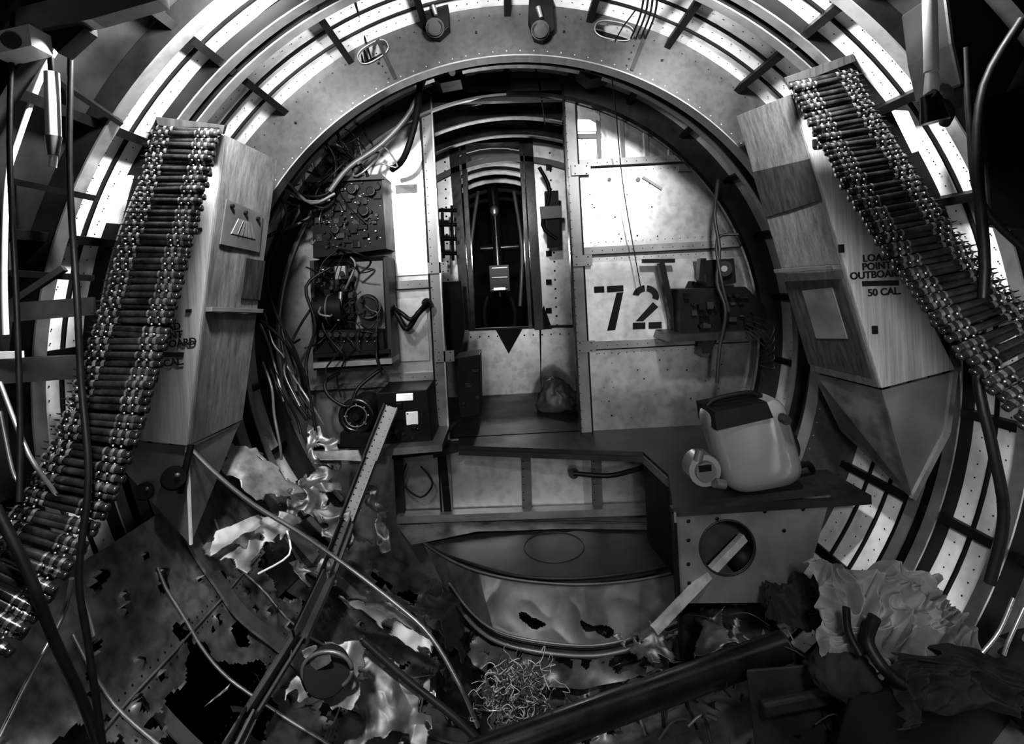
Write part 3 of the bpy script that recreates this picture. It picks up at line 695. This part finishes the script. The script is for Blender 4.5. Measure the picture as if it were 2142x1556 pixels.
b.beam(at(-40,658,.95),at(195,640,1.02),.035,.02,'dgrey'); b.beam(at(-40,780,.95),at(160,768,1.02),.045,.02,'dgrey'); b.beam(at(-40,745,.94),at(40,742,.94),.012,.01,'aluB')
b.beam(at(20,378,1.0),at(200,415,1.05),.012,.02,'dark'); b.beam(at(0,570,1.0),at(190,582,1.05),.012,.02,'dark'); b.beam(at(60,130,.95),at(255,262,1.1),.010,.015,'dark')
b.build()
b=B('overhead_bracket')
b.plate([(-20,30),(200,-25),(330,-20),(330,0),(190,40),(-20,80)],.85,.03,'alu'); b.plate([(-20,68),(60,50),(66,95),(-20,115)],.82,.04,'aluB'); b.cyl(at(22,85,.82),at(22,85,.8),.012,.012,'dark',14)
b.plate([(80,60),(170,20),(175,60),(120,110)],.86,.03,'dark'); b.build()
b=B('window_1')
for p,q_ in(((20,130),(10,640)),((10,640),(130,560))): b.beam(at(*p,1.0),at(*q_,1.02),.012,.012,'dgrey')
b.build()

# ---------------- canister ----------------
b=B('portable_oxygen_canister')
def rbox(b,c,X,Y,Z,k):
    vs=[];fs=[];n=48;m=18
    for i in range(m+1):
        t=-1+2*i/m; sc=(1-abs(t)**9)**(1/5) if abs(t)<1 else 0.0
        if i in(0,m): sc=.80
        tt=max(-.985,min(.985,t))
        for j in range(n):
            a=2*math.pi*j/n; e=.62
            x=math.copysign(abs(math.cos(a))**e,math.cos(a)); y=math.copysign(abs(math.sin(a))**e,math.sin(a))
            vs.append(c+X*x*sc+Y*y*sc+Z*tt)
    for i in range(m):
        for j in range(n): fs.append([i*n+j,i*n+(j+1)%n,(i+1)*n+(j+1)%n,(i+1)*n+j])
    b.add(vs,fs,k,True); b.add(vs[:n],[list(range(n))[::-1]],k); b.add(vs[-n:],[list(range(n))],k)
cc=at(1567,922,1.55)
xa=(at(1652,905,1.55)-at(1490,935,1.55))/2; za=(at(1545,840,1.55)-at(1592,1008,1.55))/2
rbox(b,cc,xa,V((0,.078,0)),za,'can')
b.prism([cc-xa*.95+za*.62+V((0,-.084,0)),cc+xa*.45+za*.68+V((0,-.084,0)),cc+xa*.45+za*1.02+V((0,-.07,0)),cc-xa*.85+za*1.02+V((0,-.07,0))],(0,.14,0),'dark')
b.tube([cc-xa*.8+za*1.02,cc-xa*.5+za*1.14,cc+xa*.3+za*1.14,cc+xa*.6+za*1.0],.008,'dark')
b.cyl(cc+xa*.7+za*.6+V((0,-.07,0)),cc+xa*.7+za*.6+V((0,-.1,0)),.014,.012,'dgrey',14)
b.build()
b=B('oxygen_regulator'); c=at(1475,985,1.47); b.cyl(c+V((0,.06,0)),c,.045,.045,'can',20); b.cyl(c,c+V((0,-.012,0)),.03,.028,'strip',20); b.plate([(1462,975),(1488,972),(1489,985),(1463,988)],1.455,.004,'dark'); b.cyl(c+V((.02,-.01,-.03)),c+V((.05,.0,-.04)),.014,.014,'strip',12); b.cyl(c+V((-.02,0,.03)),c+V((-.01,0,.06)),.012,.012,'mgrey',12); b.build()
b=B('oxygen_hose'); b.tube([at(1655,905,1.6),at(1668,940,1.6),at(1660,975,1.58),at(1690,970,1.6),at(1700,985,1.62)],.009,'rubber'); b.build()

# ---------------- wrecked floor ----------------
def srf(R,amp,seed,a,d):
    so=V((seed,seed*.7,-seed)); p=pol(R,a,d)
    return R-abs(noise.noise(p*3+so))*amp*1.6-noise.noise(p*7+so)*amp*.5
def tornshell(name,R,d0,d1,a0,a1,k,holes,amp,thr,seed,step=.013,k2=None,edge='tornL'):
    b=B(name); na=int(math.radians(abs(a1-a0))*R/step); nd=int((d1-d0)/step); vs=[];so=V((seed,seed*.7,-seed))
    hc=[(onskin(px,py,R),rx,ry) for px,py,rx,ry in holes]
    def hd(p):
        n1=noise.noise(p*14+so)+.7*noise.noise(p*33-so); m=9
        for h,rx,ry in hc:
            q=(p-h); dd=math.sqrt((q.x/rx)**2+(q.z/rx)**2+(q.y/ry)**2)
            if dd<3: m=min(m,dd+n1*.5)
        m=min(m,1+(thr-(noise.noise(p*3.2-so)+.35*n1))*2.2)
        return m
    H_={}
    for i in range(nd+1):
        for j in range(na+1):
            d=d0+(d1-d0)*i/nd; a=a0+(a1-a0)*j/na; p=pol(R,a,d)
            r=srf(R,amp,seed,a,d); m=hd(p)
            if m<1.35: r-=(1.35-m)*.05*(noise.noise(p*18+so)+.25)
            jt=V((noise.noise(p*60),noise.noise(p*61+so),0))*step*.5
            vs.append(pol(r,a,d)+jt); H_[(i,j)]=m
    F1=[];F2=[];F3=[]
    for i in range(nd):
        for j in range(na):
            m=(H_[(i,j)]+H_[(i+1,j+1)]+H_[(i+1,j)]+H_[(i,j+1)])/4
            if m<1: continue
            d=d0+(d1-d0)*(i+.5)/nd; a=a0+(a1-a0)*(j+.5)/na; p=pol(R,a,d)
            o=i*(na+1)+j; f=[o,o+1,o+na+2,o+na+1]
            if edge and m<1.05: F3.append(f)
            elif k2 and noise.noise(p*2.3+so*2)>.12: F2.append(f)
            else: F1.append(f)
    b.add(vs,F1,k,True)
    if F2: b.add(vs,F2,k2,True)
    if F3: b.add(vs,F3,edge,True)
    return b
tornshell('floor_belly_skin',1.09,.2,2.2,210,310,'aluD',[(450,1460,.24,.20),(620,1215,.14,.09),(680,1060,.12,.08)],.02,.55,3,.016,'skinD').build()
hl=[(475,1450,.12,.085),(420,1500,.08,.10),(600,1210,.12,.06),(690,1400,.040,.04),(500,1325,.035,.022),(700,1070,.13,.08),(690,1500,.03,.03),(860,1220,.10,.10),(780,1130,.06,.05),(360,1330,.02,.015),(320,1215,.02,.012)]
rr=random.Random(5)
for i in range(90): hl.append((rr.uniform(180,880),rr.uniform(1150,1540),rr.uniform(.005,.018),rr.uniform(.004,.014)))
b=tornshell('torn_floor_sheet',1.0,.75,1.85,198,292,'torn',hl,.030,.45,11,.0062,'torn','strip')
for a in(214,226,238,250,262): 
    pts=[pol(srf(1.0,.030,11,a,d)-.005,a,d) for d in [.8+.06*i for i in range(14)]]
    b.tube(pts,.003,'strip',6,2)
    for d in [.8+.02*i for i in range(44)]:
        for da in(-.8,.8): b.rivet(pol(srf(1.0,.030,11,a+da,d)-.001,a+da,d),.0025,'dark',V((AXX,d,AXZ))-pol(1,a,d))
for d in(1.0,1.22,1.48):
    pts=[pol(srf(1.0,.030,11,a,d)-.007,a,d) for a in range(204,268,3)]; b.tube(pts,.004,'alu',6,2)
b.build()
b=B('bent_fuselage_former')
b.arc(.965,.972,1.34,1.38,203,258,'alu',60,.03,2)
b.arc(.95,1.05,1.66,1.666,214,245,'aluD',60,.05,8); b.arc(.945,.95,1.64,1.68,214,245,'strip',60,.05,8)
b.arc(1.0,1.05,1.20,1.206,290,322,'aluD',30,.03,12)
b.build()
b=B('torn_longeron')
P=[at(818,850,1.85),at(775,960,1.78),at(725,1090,1.66),at(680,1210,1.50),at(620,1340,1.28),at(520,1500,1.10),at(470,1600,1.02)]
for i in range(len(P)-1):
    b.beam(P[i],P[i+1],.050 if i<4 else .035,.012,'mgrey'); 
    t=(P[i+1]-P[i]).normalized(); sd_=t.cross(V((0,1,0)))*.025
    b.beam(P[i]+sd_,P[i+1]+sd_,.005,.03,'mgrey',nrm=(0,-1,0)); b.beam(P[i]-sd_,P[i+1]-sd_,.005,.03,'dark',nrm=(0,-1,0))
    b.rivets(P[i]+sd_*.5+V((0,-.001,0)),P[i+1]+sd_*.5+V((0,-.001,0)),.02,.0025,'strip'); b.rivets(P[i]-sd_*.5+V((0,-.001,0)),P[i+1]-sd_*.5+V((0,-.001,0)),.02,.003,'dark')
b.build()
b=B('bent_conduit')
cab([(395,935,1.3),(450,990,1.32),(530,1055,1.35),(620,1110,1.38),(720,1180,1.4),(830,1265,1.38),(900,1330,1.35),(960,1430,1.3),(1000,1520,1.28)],.006,'alu')
cab([(600,1110,1.45),(605,1160,1.42),(540,1200,1.4)],.003,'aluB')
cab([(760,1340,1.25),(850,1420,1.22),(950,1500,1.18),(1020,1570,1.15)],.008,'dgrey')
b.build()
def sh(b,pts,k,n=14,amp=.015,rag=.02,hole=1,seed=0,fr=9): b.patch([at(*p) for p in pts],n,amp,k,rag,hole,fr,seed)
b=B('torn_metal_sheets')
sh(b,[(560,1010,1.7),(700,960,1.8),(690,1060,1.7),(600,1090,1.6)],'torn',22,.03,.03,.2,1,14)
sh(b,[(640,1010,1.7),(800,1000,1.8),(820,1150,1.65),(690,1180,1.6)],'aluD',24,.03,.03,.2,2,14)
sh(b,[(400,935,1.45),(520,920,1.6),(640,1030,1.6),(540,1050,1.5)],'tornL',18,.005,.015,.35,3,6)
sh(b,[(400,1150,1.35),(540,1060,1.45),(640,1080,1.5),(520,1200,1.35)],'torn',20,.008,.02,.25,4)
sh(b,[(450,1110,1.34),(540,1075,1.40),(560,1095,1.40),(430,1170,1.3)],'strip',14,.004,.01,1,44)
sh(b,[(690,1235,1.45),(780,1270,1.40),(905,1340,1.35),(905,1400,1.3)],'strip',20,.006,.01,.4,5,5)
sh(b,[(690,1240,1.46),(770,1250,1.48),(830,1270,1.45),(900,1330,1.4)],'aluD',12,.02,.02,1,6)
sh(b,[(600,1180,1.5),(690,1160,1.55),(720,1230,1.5),(640,1230,1.45)],'torn',16,.02,.03,.2,7,14)
sh(b,[(850,1200,1.7),(960,1230,1.65),(980,1400,1.45),(900,1330,1.45)],'dgrey',16,.03,.02,.3,8)
sh(b,[(610,1345,1.15),(790,1335,1.2),(750,1500,1.10),(590,1470,1.08)],'torn',36,.003,.02,.22,9,6)
sh(b,[(760,1350,1.3),(900,1420,1.25),(900,1560,1.15),(720,1560,1.15)],'aluD',30,.012,.02,.2,10,12)
sh(b,[(900,1300,1.6),(1000,1360,1.5),(1010,1520,1.3),(920,1420,1.35)],'dark',14,.03,.02,.4,13)
sh(b,[(1000,1400,1.5),(1250,1400,1.5),(1300,1520,1.35),(1100,1540,1.35)],'aluD',28,.03,.03,.25,14,14)
sh(b,[(1280,1330,1.55),(1560,1240,1.5),(1600,1330,1.4),(1350,1400,1.42)],'aluD',30,.03,.03,.25,15,14)
sh(b,[(640,880,1.85),(700,900,1.85),(720,980,1.75),(640,960,1.75)],'torn',14,.03,.03,.2,18,14)
sh(b,[(655,942,1.75),(750,940,1.8),(760,965,1.78),(670,960,1.72)],'tornL',8,.004,.0,1,19)
b.torus(at(684,1403,1.10),.040,.003,'strip',sx=1.3,seg=30)
b.cyl(at(684,1403,1.105),at(684,1403,1.12),.046,.04,'dark',24)
sh(b,[(640,1380,1.095),(690,1370,1.09),(696,1388,1.09),(650,1412,1.095)],'tornL',8,.01,.01,1,21)
b.build(0,.0015)
b=B('scattered_debris')
for i in range(260):
    px,py=random.uniform(480,1750),random.uniform(1000,1556)
    if py<1230 and px>820: continue
    if py<1100 and px<520: continue
    if px<880 and py>1200 and i%3: continue
    p=onskin(px,py,random.uniform(.93,.98)); 
    if p.y>1.85: continue
    rv=lambda s:V((random.uniform(-1,1),random.uniform(-1,1),random.uniform(-.5,.5)))*s
    L_=rv(random.uniform(.03,.08)); W_=rv(random.uniform(.006,.022))
    b.patch([p,p+L_,p+L_+W_*random.uniform(.1,1),p+W_],3,.012,random.choice(['torn','aluD','dark','dgrey','dark','tornL','web','alu']),0,1,14,i,False)
for i in range(80):
    px,py=random.uniform(900,1800),random.uniform(1280,1540); p=onskin(px,py,.97); q_=p+V((random.uniform(-.12,.12),random.uniform(-.1,.1),random.uniform(-.02,.05)))
    b.tube([p,p.lerp(q_,.5)+V((0,0,.02)),q_],random.uniform(.0015,.004),random.choice(['dark','dgrey','strip','rubber']),6)
b.build()
b=B('packing_straw')
for i in range(420):
    px,py=random.gauss(1085,34),random.gauss(1455,34); p=at(px,py,1.27+random.uniform(-.03,.03)); pts=[p]
    for j in range(4): p=p+V((random.uniform(-.018,.018),random.uniform(-.015,.015),random.uniform(-.016,.016))); pts.append(p)
    b.tube(pts,random.uniform(.0005,.0013),random.choice(['straw','straw','mgrey','mgrey']),4,3)
b.build()
b=B('fallen_pipe'); b.cyl(at(985,1590,1.10),at(1640,1352,1.28),.034,.034,'gloss',24); b.torus(at(1640,1352,1.28),.03,.005,'dgrey',nrm=at(1640,1352,1.28)-at(985,1590,1.10)); b.torus(at(1500,1403,1.24),.034,.003,'dgrey',nrm=at(1640,1352,1.28)-at(985,1590,1.10)); b.build()
b=B('wooden_stick'); b.beam(at(1560,1125,1.5),at(1372,1322,1.38),.022,.018,'stick'); b.build()
def crumple(name,c0,k,n,hh,seed,warp=.05,fold=1.0):
    b=B(name); vs=[];fs=[];nr=(c0[1]-c0[0]).cross(c0[3]-c0[0]).normalized(); so=V((seed,seed*2,seed*.5))
    if nr.y>0: nr=-nr
    for i in range(n+1):
        for j in range(n+1):
            u=i/n;v=j/n
            ang=math.atan2(v-.5,u-.5); rad=max(abs(u-.5),abs(v-.5))*2
            k_=1+.22*noise.noise(V((math.cos(ang)*1.6,math.sin(ang)*1.6,seed)))+.10*noise.noise(V((math.cos(ang)*5,math.sin(ang)*5,seed)))
            uu=.5+(u-.5)*k_; vv=.5+(v-.5)*k_
            p=c0[0].lerp(c0[1],uu).lerp(c0[3].lerp(c0[2],uu),vv)
            pw=p*1.0+V((noise.noise(p*7+so),noise.noise(p*7-so),noise.noise(p*7+so*3)))*.05
            h=(1-rad**3)*hh+((1-abs(noise.noise(pw*11+so))*4)*.018+(1-abs(noise.noise(pw*24-so))*4)*.012+(1-abs(noise.noise(pw*48+so))*4)*.008)*fold
            w=V((noise.noise(p*14+so),noise.noise(p*14-so),noise.noise(p*15+so)))*warp
            vs.append(p+nr*h+w)
    for i in range(n):
        for j in range(n): o=i*(n+1)+j; fs.append([o,o+1,o+n+2,o+n+1])
    b.add(vs,fs,k,True); return b.build()
crumple('crumpled_cloth',[at(1695,1190,1.20),at(1960,1205,1.18),at(2030,1385,1.02),at(1735,1385,1.06)],'cloth',200,.05,3,.03,1.35)
crumple('dark_tarpaulin',[at(1880,1370,1.0),at(2160,1340,1.0),at(2170,1480,.92),at(1840,1500,.95)],'clothD',90,.04,8,.03,1.2)
crumple('dark_tarpaulin',[at(1590,1230,1.42),at(1710,1210,1.38),at(1720,1300,1.3),at(1600,1310,1.32)],'clothD',70,.03,12,.02,1)
b=B('equipment_crate')
b.hexa([at(1560,1400,1.15),at(1800,1380,1.15),at(1800,1560,1.15),at(1580,1570,1.15)],[at(1560,1400,1.3),at(1800,1380,1.3),at(1800,1540,1.3),at(1580,1550,1.3)],'dgrey')
b.hexa([at(1780,1450,1.0),at(2180,1420,1.0),at(2180,1640,1.0),at(1720,1650,1.0)],[at(1760,1430,1.2),at(2180,1390,1.2),at(2180,1600,1.2),at(1700,1610,1.2)],'dark')
b.beam(at(1600,1490,1.1),at(1780,1455,1.1),.03,.02,'dgrey'); b.build(.006)
b=B('rubber_hose'); cab([(1830,1290,1.0),(1815,1340,1.0),(1850,1400,.97),(1890,1430,.97)],.011,'rubber'); cab([(1770,1270,1.03),(1775,1320,1.02),(1800,1370,1.0)],.007,'rubber'); b.build()
lump('flight_boot',at(1765,1405,1.06),(.055,.06,.045),'clothD',.14,2.5,4)
b=B('ground'); b.prism([V((-4,-3,-.35)),V((4,-3,-.35)),V((4,7,-.35)),V((-4,7,-.35))],(0,0,-.05),'floor'); b.build()

# ---------------- lights ----------------
def light(nm,typ,loc,e,size=.05,tgt=None,spot=None,bl=.6):
    l=bpy.data.lights.new(nm,typ); l.energy=e
    if typ=='AREA': l.size=size
    else: l.shadow_soft_size=size
    if spot: l.spot_size=math.radians(spot); l.spot_blend=bl
    o=bpy.data.objects.new(nm,l); bpy.context.collection.objects.link(o); o.location=loc
    if tgt is not None: o.rotation_euler=(V(tgt)-V(loc)).to_track_quat('-Z','Y').to_euler()
    return o
light('flash_lamp','SPOT',(-.18,-.15,H+.28),48,.05,(.12,2.2,H-.04),66,1.0)
light('fill_lamp','POINT',(.15,-.35,H-.3),12,.08)
light('skin_fill','SPOT',(-.46,.95,H+.57),125,.04,(-.98,1.36,H+.50),140,.5)  # three added spots, no real fitting: brighten the skin between frames
light('skin_fill','SPOT',(.50,.95,H+.62),125,.04,(1.05,1.36,H+.55),140,.5)
light('skin_fill','SPOT',(0,.95,H+.60),85,.04,(0.0,1.45,H+1.1),140,.5)
light('belly_fill','SPOT',(-.35,.35,H+.45),120,.05,(-.50,1.20,H-.85),80,.7)  # two added spots, not aircraft lamps: lift torn floor and lower skin
light('belly_fill','SPOT',(.35,.30,H-.1),50,.05,(1.0,1.35,H-.62),84,.7)
light('well_fill','SPOT',(.10,.0,H-.45),22,.05,(.15,2.1,H-.74),30,.9)  # added spot, no fitting here: brightens the panel below the deck
light('aft_fill','POINT',(-.03,3.6,H+.2),14,.05)  # added light with no seen source: lifts detail in the tail passage
w=bpy.data.worlds.new('World'); bpy.context.scene.world=w; w.use_nodes=True; w.node_tree.nodes['Background'].inputs[0].default_value=(.5,.5,.5,1); w.node_tree.nodes['Background'].inputs[1].default_value=.01
cd=bpy.data.cameras.new('Camera'); cam=bpy.data.objects.new('Camera',cd); bpy.context.collection.objects.link(cam)
cd.sensor_width=36; cd.lens=36*F/2142; cd.shift_x=(1071-VX)/2142; cd.shift_y=-(778-VY)/2142; cd.clip_start=.02
cam.matrix_world=Matrix.Translation(CAM)@Matrix.Rotation(T,4,'Y')@Matrix.Rotation(math.pi/2,4,'X')
bpy.context.scene.camera=cam
try:
    bpy.context.scene.view_settings.view_transform='Standard'
    bpy.context.scene.view_settings.gamma=.82
except Exception as ex: print(ex)
